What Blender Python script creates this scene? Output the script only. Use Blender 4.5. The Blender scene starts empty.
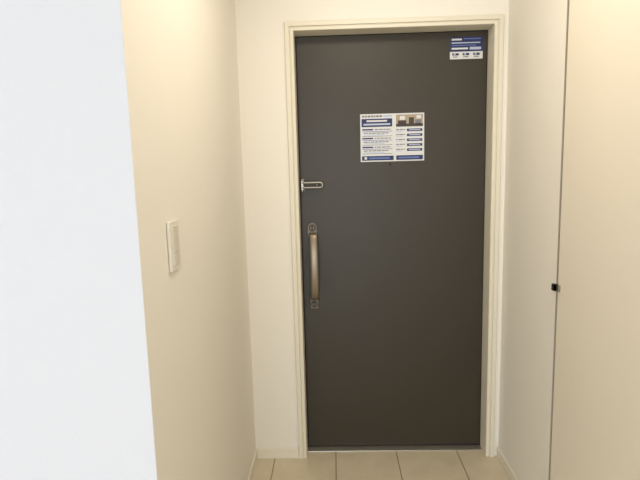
import bpy, bmesh, math, random
from mathutils import Vector, Matrix
S=bpy.context.scene
random.seed(4)
def s2l(c):
    c=c/255.
    return c/12.92 if c<=.04045 else ((c+.055)/1.055)**2.4
def col(r,g,b): return (s2l(r),s2l(g),s2l(b),1)
# ------------------------------------------------ materials
def mat(name,rgb,rough=.6,metal=0,bump=0,bscale=200,var=0,vscale=6,spec=.5):
    m=bpy.data.materials.new(name); m.use_nodes=True
    N=m.node_tree.nodes; L=m.node_tree.links; b=N['Principled BSDF']
    b.inputs['Base Color'].default_value=col(*rgb)
    b.inputs['Roughness'].default_value=rough; b.inputs['Metallic'].default_value=metal
    b.inputs['Specular IOR Level'].default_value=spec
    tc=N.new('ShaderNodeTexCoord')
    if var:
        n=N.new('ShaderNodeTexNoise'); n.inputs['Scale'].default_value=vscale; n.inputs['Detail'].default_value=4
        r=N.new('ShaderNodeValToRGB'); c=col(*rgb)
        r.color_ramp.elements[0].color=tuple(x*(1-var) for x in c[:3])+(1,)
        r.color_ramp.elements[1].color=tuple(min(1,x*(1+var)) for x in c[:3])+(1,)
        L.new(tc.outputs['Object'],n.inputs['Vector']); L.new(n.outputs['Fac'],r.inputs['Fac']); L.new(r.outputs['Color'],b.inputs['Base Color'])
    if bump:
        n=N.new('ShaderNodeTexNoise'); n.inputs['Scale'].default_value=bscale; n.inputs['Detail'].default_value=3
        bp=N.new('ShaderNodeBump'); bp.inputs['Strength'].default_value=bump; bp.inputs['Distance'].default_value=.002
        L.new(tc.outputs['Object'],n.inputs['Vector']); L.new(n.outputs['Fac'],bp.inputs['Height']); L.new(bp.outputs['Normal'],b.inputs['Normal'])
    return m
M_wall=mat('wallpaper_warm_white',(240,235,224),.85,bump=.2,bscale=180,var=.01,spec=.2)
M_wall_daylit=mat('wallpaper_white_daylit',(226,227,234),.85,bump=.2,bscale=180,spec=.2)  # white wall again, cool daylight tint painted into its colour
M_ceil=mat('ceiling_white',(240,238,232),.9,spec=.2)
M_closet=mat('closet_panel_white',(240,231,214),.5,var=.005)
M_seam_shade=mat('closet_seam_shade',(150,140,122),.6)  # shade of the closet seam, painted as a grey-beige colour
M_trim=mat('frame_cream',(228,221,202),.45)
M_base=mat('baseboard_cream',(234,227,210),.5)
M_leaf=mat('door_charcoal_brown_steel',(55,49,38),.42,bump=.12,bscale=400,var=.05,vscale=3,spec=.4)
M_black=mat('rubber_black',(18,17,16),.7)
M_steel=mat('satin_steel',(150,145,136),.35,metal=.9)
M_handle=mat('handle_bronze_silver',(140,128,112),.38,metal=.75)
M_plate=mat('handle_plate_bronze',(104,95,84),.42,metal=.75)
M_hdark=mat('handle_dark',(52,47,42),.4,metal=.7)
M_sill=mat('threshold_steel',(205,200,190),.3,metal=.8)
M_sw=mat('switch_plastic',(234,229,216),.4)
M_swb=mat('switch_rocker',(222,216,202),.35)
M_paper=mat('sticker_white',(212,213,214),.5)
M_navy=mat('sticker_navy',(20,30,86),.5)
M_blue=mat('sticker_blue',(90,112,168),.5)
M_pale=mat('sticker_pale',(180,190,212),.5)
M_grey=mat('sticker_grey',(110,112,118),.5)
M_pb=mat('sticker_photo_beige',(166,150,128),.5)
M_pd=mat('sticker_photo_dark',(60,52,44),.5)
M_tile=mat('tile',(222,208,184),.35)
m=M_tile; N=m.node_tree.nodes; L=m.node_tree.links; b=N['Principled BSDF']
tc=N.new('ShaderNodeTexCoord'); sp=N.new('ShaderNodeSeparateXYZ'); L.new(tc.outputs['Object'],sp.inputs[0])
def mth(op,a,bv=None):
    n=N.new('ShaderNodeMath'); n.operation=op
    for i,v in enumerate((a,bv)):
        if v is None: continue
        if not isinstance(v,(int,float)): L.new(v,n.inputs[i])
        else: n.inputs[i].default_value=v
    return n.outputs[0]
def grid(o,off):
    a=mth('ADD',o,off); a=mth('DIVIDE',a,.3); a=mth('FRACT',a); a=mth('SUBTRACT',a,.5); a=mth('ABSOLUTE',a)
    return mth('GREATER_THAN',a,.5-.008)
gx=grid(sp.outputs[0],.017+3.0); gy=grid(sp.outputs[1],.225+9.0)
g=mth('MAXIMUM',gx,gy)
nz=N.new('ShaderNodeTexNoise'); nz.inputs['Scale'].default_value=9; nz.inputs['Detail'].default_value=6; L.new(tc.outputs['Object'],nz.inputs['Vector'])
rp=N.new('ShaderNodeValToRGB'); rp.color_ramp.elements[0].position=.3; rp.color_ramp.elements[1].position=.7
rp.color_ramp.elements[0].color=col(208,195,168); rp.color_ramp.elements[1].color=col(218,206,181)
L.new(nz.outputs['Fac'],rp.inputs['Fac'])
mx=N.new('ShaderNodeMix'); mx.data_type='RGBA'; L.new(g,mx.inputs['Factor']); L.new(rp.outputs['Color'],mx.inputs['A']); mx.inputs['B'].default_value=col(144,126,100)
L.new(mx.outputs['Result'],b.inputs['Base Color'])
bp=N.new('ShaderNodeBump'); bp.invert=True; bp.inputs['Distance'].default_value=.002; L.new(g,bp.inputs['Height']); L.new(bp.outputs['Normal'],b.inputs['Normal'])

# ------------------------------------------------ mesh helpers
class B:
    def __init__(s): s.bm=bmesh.new(); s.mats=[]
    def mi(s,m):
        if m not in s.mats: s.mats.append(m)
        return s.mats.index(m)
    def box(s,x0,x1,y0,y1,z0,z1,m,bev=0,seg=2):
        t=bmesh.new(); bmesh.ops.create_cube(t,size=1)
        for v in t.verts:
            v.co=Vector(((x0+x1)/2+v.co.x*(x1-x0),(y0+y1)/2+v.co.y*(y1-y0),(z0+z1)/2+v.co.z*(z1-z0)))
        if bev: bmesh.ops.bevel(t,geom=t.edges[:],offset=bev,segments=seg,affect='EDGES',profile=.5)
        s.add(t,m)
    def add(s,t,m,smooth=False):
        i=s.mi(m); mp={}
        for v in t.verts: mp[v]=s.bm.verts.new(v.co)
        for f in t.faces:
            nf=s.bm.faces.new([mp[v] for v in f.verts]); nf.material_index=i; nf.smooth=smooth
        t.free()
    def loft(s,rings,m,closed=False,smooth=True,cap=True):
        t=bmesh.new(); R=[[t.verts.new(p) for p in r] for r in rings]; n=len(R[0]); k=len(R)
        for a in range(k if closed else k-1):
            A=R[a];C=R[(a+1)%k]
            for j in range(n): t.faces.new((A[j],A[(j+1)%n],C[(j+1)%n],C[j]))
        if cap and not closed:
            t.faces.new(R[0][::-1]); t.faces.new(R[-1])
        bmesh.ops.recalc_face_normals(t,faces=t.faces[:])
        s.add(t,m,smooth)
    def cyl(s,c,axis,r,h,m,seg=28,bev=0.0008):
        ax=Vector(axis).normalized(); u=ax.orthogonal().normalized(); v=ax.cross(u); c=Vector(c)
        prof=[(0,r),(h-bev,r),(h,r-bev)]
        s.loft([[c+ax*d+(u*math.cos(2*math.pi*i/seg)+v*math.sin(2*math.pi*i/seg))*rr for i in range(seg)] for d,rr in prof],m,smooth=False)
    def stadium(s,cx,z0,z1,w,y0,y1,m,bev=.002):
        def rg(sh,y):
            r=w/2-sh; out=[]
            for i in range(17):
                a=math.pi*i/16; out.append((cx+r*math.cos(a),y,z1-w/2+r*math.sin(a)))
            for i in range(17):
                a=math.pi+math.pi*i/16; out.append((cx+r*math.cos(a),y,z0+w/2+r*math.sin(a)))
            return out
        s.loft([rg(0,y0),rg(0,y1+bev),rg(bev*.3,y1+bev*.3),rg(bev,y1)],m,smooth=False)
    def tube(s,pts,r,m,seg=12):
        rings=[]; P=[Vector(p) for p in pts]
        up=Vector((0,1,0))
        for i,p in enumerate(P):
            d=(P[min(i+1,len(P)-1)]-P[max(i-1,0)]).normalized(); u=d.cross(up).normalized(); v=u.cross(d)
            rings.append([p+(u*math.cos(2*math.pi*k/seg)+v*math.sin(2*math.pi*k/seg))*r for k in range(seg)])
        s.loft(rings,m)
    def obj(s,name,parent=None):
        me=bpy.data.meshes.new(name); bmesh.ops.recalc_face_normals(s.bm,faces=s.bm.faces[:]); s.bm.to_mesh(me); s.bm.free()
        for m in s.mats: me.materials.append(m)
        o=bpy.data.objects.new(name,me); S.collection.objects.link(o)
        if parent: o.parent=parent
        return o
def empty(name,loc=(0,0,0)):
    e=bpy.data.objects.new(name,None); e.empty_display_size=.1; S.collection.objects.link(e); return e
def simple(name,boxes,m,bev=0):
    b=B()
    for bx in boxes: b.box(*bx,m,bev)
    return b.obj(name)
# ------------------------------------------------ dimensions (metres)
XL,XR=-.411,.772; H=2.40
OX0,OX1,OZ=-.160,.712,2.006      # door opening
FW=.038
YS=.085                           # leaf face
YC=-1.26                          # outside corner of left wall
YB=-6.6
# ------------------------------------------------ room shell
simple('floor',[(-3.2,XR+.1,YB,.2,-.1,0)],M_tile)
simple('ceiling',[(-3.2,XR+.1,YB,.2,H,H+.1)],M_ceil)
simple('wall_back',[(XL,OX0-.03,0,.15,0,H),(OX1+.03,XR,0,.15,0,H),(OX0-.03,OX1+.03,0,.15,OZ+.03,H)],M_wall)
simple('wall_left',[(XL-.1,XL,YC+.001,.15,0,H)],M_wall)
simple('wall_left_return',[(-3.2,XL-.0005,YC,YC+.1,0,H)],M_wall_daylit)
simple('wall_far_left',[(-3.3,-3.2,YB,YC+.1,0,H)],M_wall_daylit)
GY=-.555; CW=.80
simple('wall_right',[(XR,XR+.1,GY,.15,0,H),(XR,XR+.1,YB,GY-CW-.008,0,H),(XR,XR+.1,GY-CW-.008,GY,2.3,H),(XR+.045,XR+.1,GY-CW-.008,GY,0,2.3)],M_wall)
bh,bt=.052,.009
simple('baseboard_back',[(XL,OX0-FW-.001,-bt,-.0002,0,bh)],M_base,.002)
simple('baseboard_left',[(XL+.0002,XL+bt,YC,-bt-.0005,0,bh)],M_base,.002)
simple('baseboard_right',[(XR-bt,XR-.0002,GY+.004,-.014,0,bh)],M_base,.002)
simple('baseboard_left_return',[(-3.1,XL+bt,YC-bt,YC-.0003,0,bh)],M_base,.002)
# ------------------------------------------------ door frame (mitred casing + jamb)
b=B()
prof=[(0,.149),(0,-.003),(.002,-.006),(.013,-.006),(.015,-.003),(.017,-.003),(.019,-.012),(.036,-.012),(FW,-.010),(FW,-.0005),(.029,-.0005),(.029,.149)]
rings=[]
for (x,z,dx,dz) in [(OX0,0,-1,0),(OX0,OZ,-1,1),(OX1,OZ,1,1),(OX1,0,1,0)]:
    rings.append([(x+dx*u,y,z+dz*u) for u,y in prof])
b.loft(rings,M_trim,smooth=False)
b.obj('door_frame')
# ------------------------------------------------ entrance door
door=empty('door_1')
g=.005
b=B(); b.box(OX0+g,OX1-g,YS,YS+.045,.012,OZ-g,M_leaf,.0015); b.obj('leaf',door)
b=B()
b.box(OX0+.0005,OX0+g-.0003,YS+.004,YS+.045,.006,OZ-.0005,M_black)
b.box(OX1-g+.0003,OX1-.0005,YS+.004,YS+.045,.006,OZ-.0005,M_black)
b.box(OX0+g,OX1-g,YS+.004,YS+.045,OZ-g+.0003,OZ-.0005,M_black)
b.box(OX0+g,OX1-g,YS+.006,YS+.045,.0055,.0117,M_black)
b.obj('gasket',door)
b=B(); cx,cz=.268,1.420
b.cyl((cx,YS-.0002,cz),(0,-1,0),.006,.002,M_hdark); b.cyl((cx,YS-.0022,cz),(0,-1,0),.004,.0008,M_black); b.obj('peephole',door)
b=B(); b.box(OX0+.001,OX1-.001,.045,.135,0.0002,.005,M_sill,.001); b.obj('door_threshold')
# ------------------------------------------------ handle
def ring(cx,cy,cz,w,d,n=24,p=3):
    out=[]
    for i in range(n):
        a=2*math.pi*i/n; c,s_=math.cos(a),math.sin(a)
        out.append((cx+w/2*math.copysign(abs(c)**(2/p),c),cy+d/2*math.copysign(abs(s_)**(2/p),s_),cz))
    return out
hd=empty('door_handle'); hx=-.105
b=B()
b.stadium(hx,1.080,1.154,.046,YS-.0002,YS-.011,M_plate)
b.cyl((hx,YS-.011,1.129),(0,-1,0),.0165,.006,M_hdark); b.cyl((hx,YS-.017,1.129),(0,-1,0),.0115,.006,M_plate)
b.box(hx-.003,hx+.003,YS-.031,YS-.0225,1.119,1.139,M_hdark,.0012)
b.obj('upper_escutcheon',hd)
b=B()
b.box(hx-.022,hx+.022,YS-.011,YS-.0002,.731,.792,M_plate,.004,3)
b.cyl((hx,YS-.011,.757),(0,-1,0),.0155,.006,M_hdark); b.cyl((hx,YS-.017,.757),(0,-1,0),.0105,.006,M_plate)
b.box(hx-.003,hx+.003,YS-.031,YS-.0225,.748,.766,M_hdark,.0012)
b.obj('lower_escutcheon',hd)
b=B(); b.box(hx-.012,hx+.012,YS-.006,YS-.0002,.790,1.085,M_hdark,.002); b.obj('backplate',hd)
b=B(); rings=[]; n=32; z0,z1=.780,1.106
for i in range(n+1):
    t=i/n; z=z0+(z1-z0)*t; bow=math.sin(math.pi*t)**.55 if 0<t<1 else 0
    rings.append(ring(hx+.002+.005*bow,YS-.014-.038*bow,z,.036+.002*bow,.016,p=2.8))
b.loft(rings,M_handle); b.obj('grip',hd)
# ------------------------------------------------ door guard (U-bar)
gd=empty('door_guard_latch'); gz=1.332
b=B()
b.box(OX0+.0055,OX0+.024,YS-.010,YS-.0002,gz-.030,gz+.030,M_steel,.003)
b.box(OX0+.008,OX0+.022,YS-.030,YS-.010,gz-.022,gz+.022,M_steel,.003)
b.cyl((OX0+.015,YS-.024,gz-.028),(0,0,1),.006,.056,M_steel)
b.obj('bracket',gd)
b=B(); pts=[]
xa,xb,r=OX0+.015,-.062,.0115; yy=YS-.026
for i in range(10): pts.append((xa+(xb-xa)*i/10,yy,gz+r))
for i in range(13):
    a=math.pi/2-math.pi*i/12; pts.append((xb+r*math.cos(a),yy,gz+r*math.sin(a)))
for i in range(10): pts.append((xb+(xa-xb)*(i+1)/10,yy,gz-r))
b.tube(pts,.0055,M_steel); b.obj('u_bar',gd)
b=B(); b.box(-.085,-.068,YS-.021,YS-.0002,gz-.006,gz+.006,M_hdark,.002); b.cyl((-.076,YS-.021,gz),(0,-1,0),.005,.010,M_plate); b.obj('catch',gd)
# ------------------------------------------------ posters
def poster(name,x0,x1,z0,z1,items):
    b=B(); y=YS-.0004; b.box(x0,x1,y-.0008,y,z0,z1,M_paper)
    W,Hh=x1-x0,z1-z0
    for k,(u0,u1,v0,v1,m,l) in enumerate(items):
        yy=y-.0008-.0002*l
        spans=[(u0,u1)]
        if l=='t' or (m in (M_grey,) and u1-u0>.1 and v1-v0<.06):   # break a text line into words
            spans=[]; u=u0
            while u<u1-.01:
                e=min(u1,u+random.uniform(.025,.07)); spans.append((u,e)); u=e+.010
        for a,c in spans:
            b.box(x0+a*W,x0+c*W,yy-.0002,yy+.0001,z1-v1*Hh,z1-v0*Hh,m)
    return b.obj(name)
it=[]
it+= [(.03,.34,.03,.07,M_grey,0),(.36,.50,.03,.07,M_pale,0)]
it+= [(.02,.50,.10,.27,M_navy,0),(.10,.42,.13,.165,M_paper,1),(.05,.47,.20,.235,M_pale,1)]
it+= [(.56,.98,.03,.28,M_pb,0),(.56,.98,.22,.28,M_pd,1),(.59,.72,.15,.23,M_pd,1),(.62,.70,.06,.14,M_paper,1),(.76,.84,.09,.22,M_pd,1),(.86,.95,.14,.24,M_grey,1),(.88,.95,.05,.12,M_paper,1)]
for r in range(3):
    v=.31+r*.185
    it+= [(.03,.20,v,v+.03,M_navy,0),(.22,.48,v+.005,v+.025,M_grey,0),(.03,.50,v+.05,v+.062,M_blue,0),
          (.05,.44,v+.08,v+.10,M_grey,0),(.05,.38,v+.115,v+.135,M_pale,0),(.03,.50,v+.15,v+.158,M_navy,0)]
for r in range(5):
    v=.33+r*.103
    it+= [(.56,.70,v,v+.022,M_grey,0),(.56,.66,v+.04,v+.058,M_pale,0),(.73,.97,v-.005,v+.05,M_navy,0),(.76,.94,v+.012,v+.03,M_pale,1)]
it+= [(.02,.52,.88,.975,M_navy,0),(.56,.98,.88,.975,M_navy,0),(.06,.10,.90,.95,M_paper,1),(.13,.46,.91,.945,M_blue,1),(.60,.92,.91,.945,M_blue,1)]
poster('notice_poster',.131,.426,1.433,1.651,it)
it=[(0.0,1,0.0,.66,M_navy,0),(.05,.36,.07,.15,M_paper,1),(.42,.94,.06,.11,M_blue,1),(.05,.92,.24,.29,M_pale,1),(.05,.80,.36,.40,M_blue,1),(.05,.55,.48,.56,M_paper,1),(.60,.95,.46,.58,M_pale,1)]
for k in range(3):
    u=.07+k*.32; it+=[(u,u+.20,.73,.83,M_navy,0),(u+.02,u+.18,.87,.92,M_grey,0),(u+.05,u+.10,.745,.80,M_paper,1)]
poster('door_sticker',.541,.688,1.882,1.978,it)
# ------------------------------------------------ light switch
sw=empty('light_switch'); sy=-1.049; sz=1.222
b=B(); b.box(XL+.0003,XL+.009,sy-.037,sy+.037,sz-.063,sz+.063,M_sw,.003,3); b.obj('plate',sw)
b=B()
for k in range(3):
    zc=sz+(k-1)*.0335
    b.box(XL+.0075,XL+.0115,sy-.021,sy+.021,zc-.0164,zc+.0164,M_swb,.001)
b.box(XL+.0085,XL+.0093,sy-.0235,sy+.0235,sz-.052,sz+.052,M_base,.0003)
b.obj('rocker_switches',sw)
# ------------------------------------------------ closet door (recessed flush leaf, gap with its shade painted on an added grey strip)
cd=empty('closet_door')
b=B(); b.box(XR+.004,XR+.030,GY-CW,GY-.006,.012,2.292,M_closet,.0015); b.obj('panel',cd)
b=B(); b.box(XR+.0005,XR+.044,GY-.0022,GY-.0004,.002,2.296,M_seam_shade); b.obj('seam_shade',cd)
b=B(); lz=.972
b.box(XR-.003,XR+.004,GY-.028,GY-.010,lz-.011,lz+.011,M_handle,.002)
b.box(XR-.012,XR+.018,GY-.0058,GY-.0024,lz-.012,lz+.012,M_black,.001)
b.box(XR-.012,XR-.0003,GY-.0058,GY+.010,lz-.012,lz+.012,M_black,.002)
b.obj('latch',cd)
# ------------------------------------------------ lights
def area(name,loc,rot,sx,sy,power,c):
    l=bpy.data.lights.new(name,'AREA'); l.shape='RECTANGLE'; l.size=sx; l.size_y=sy; l.energy=power; l.color=c
    o=bpy.data.objects.new(name,l); o.location=loc; o.rotation_euler=rot; S.collection.objects.link(o); return o
area('window_daylight',(-.9,YB+.1,1.25),(math.radians(90),0,0),3.0,2.1,106,(.88,.94,1.0))
area('ceiling_lamp',(.18,-.95,H-.02),(0,0,0),.5,.5,10,(1.0,.88,.72))
w=bpy.data.worlds.new('World'); S.world=w; w.use_nodes=True
w.node_tree.nodes['Background'].inputs[0].default_value=(.86,.93,1,1); w.node_tree.nodes['Background'].inputs[1].default_value=1.2
# ------------------------------------------------ camera
cam=bpy.data.cameras.new('camera'); co=bpy.data.objects.new('camera',cam); S.collection.objects.link(co); S.camera=co
cam.sensor_width=36; cam.lens=28.125; cam.clip_start=.02
X=Vector((.99932,.02574,-.02624)); Y=Vector((.02242,.13876,.99007)); Z=Vector((.02912,-.98999,.13809))
Mx=Matrix((X,Y,Z)).transposed().to_4x4(); Mx.translation=Vector((0,-2.29,1.40)); co.matrix_world=Mx
S.view_settings.view_transform='Standard'
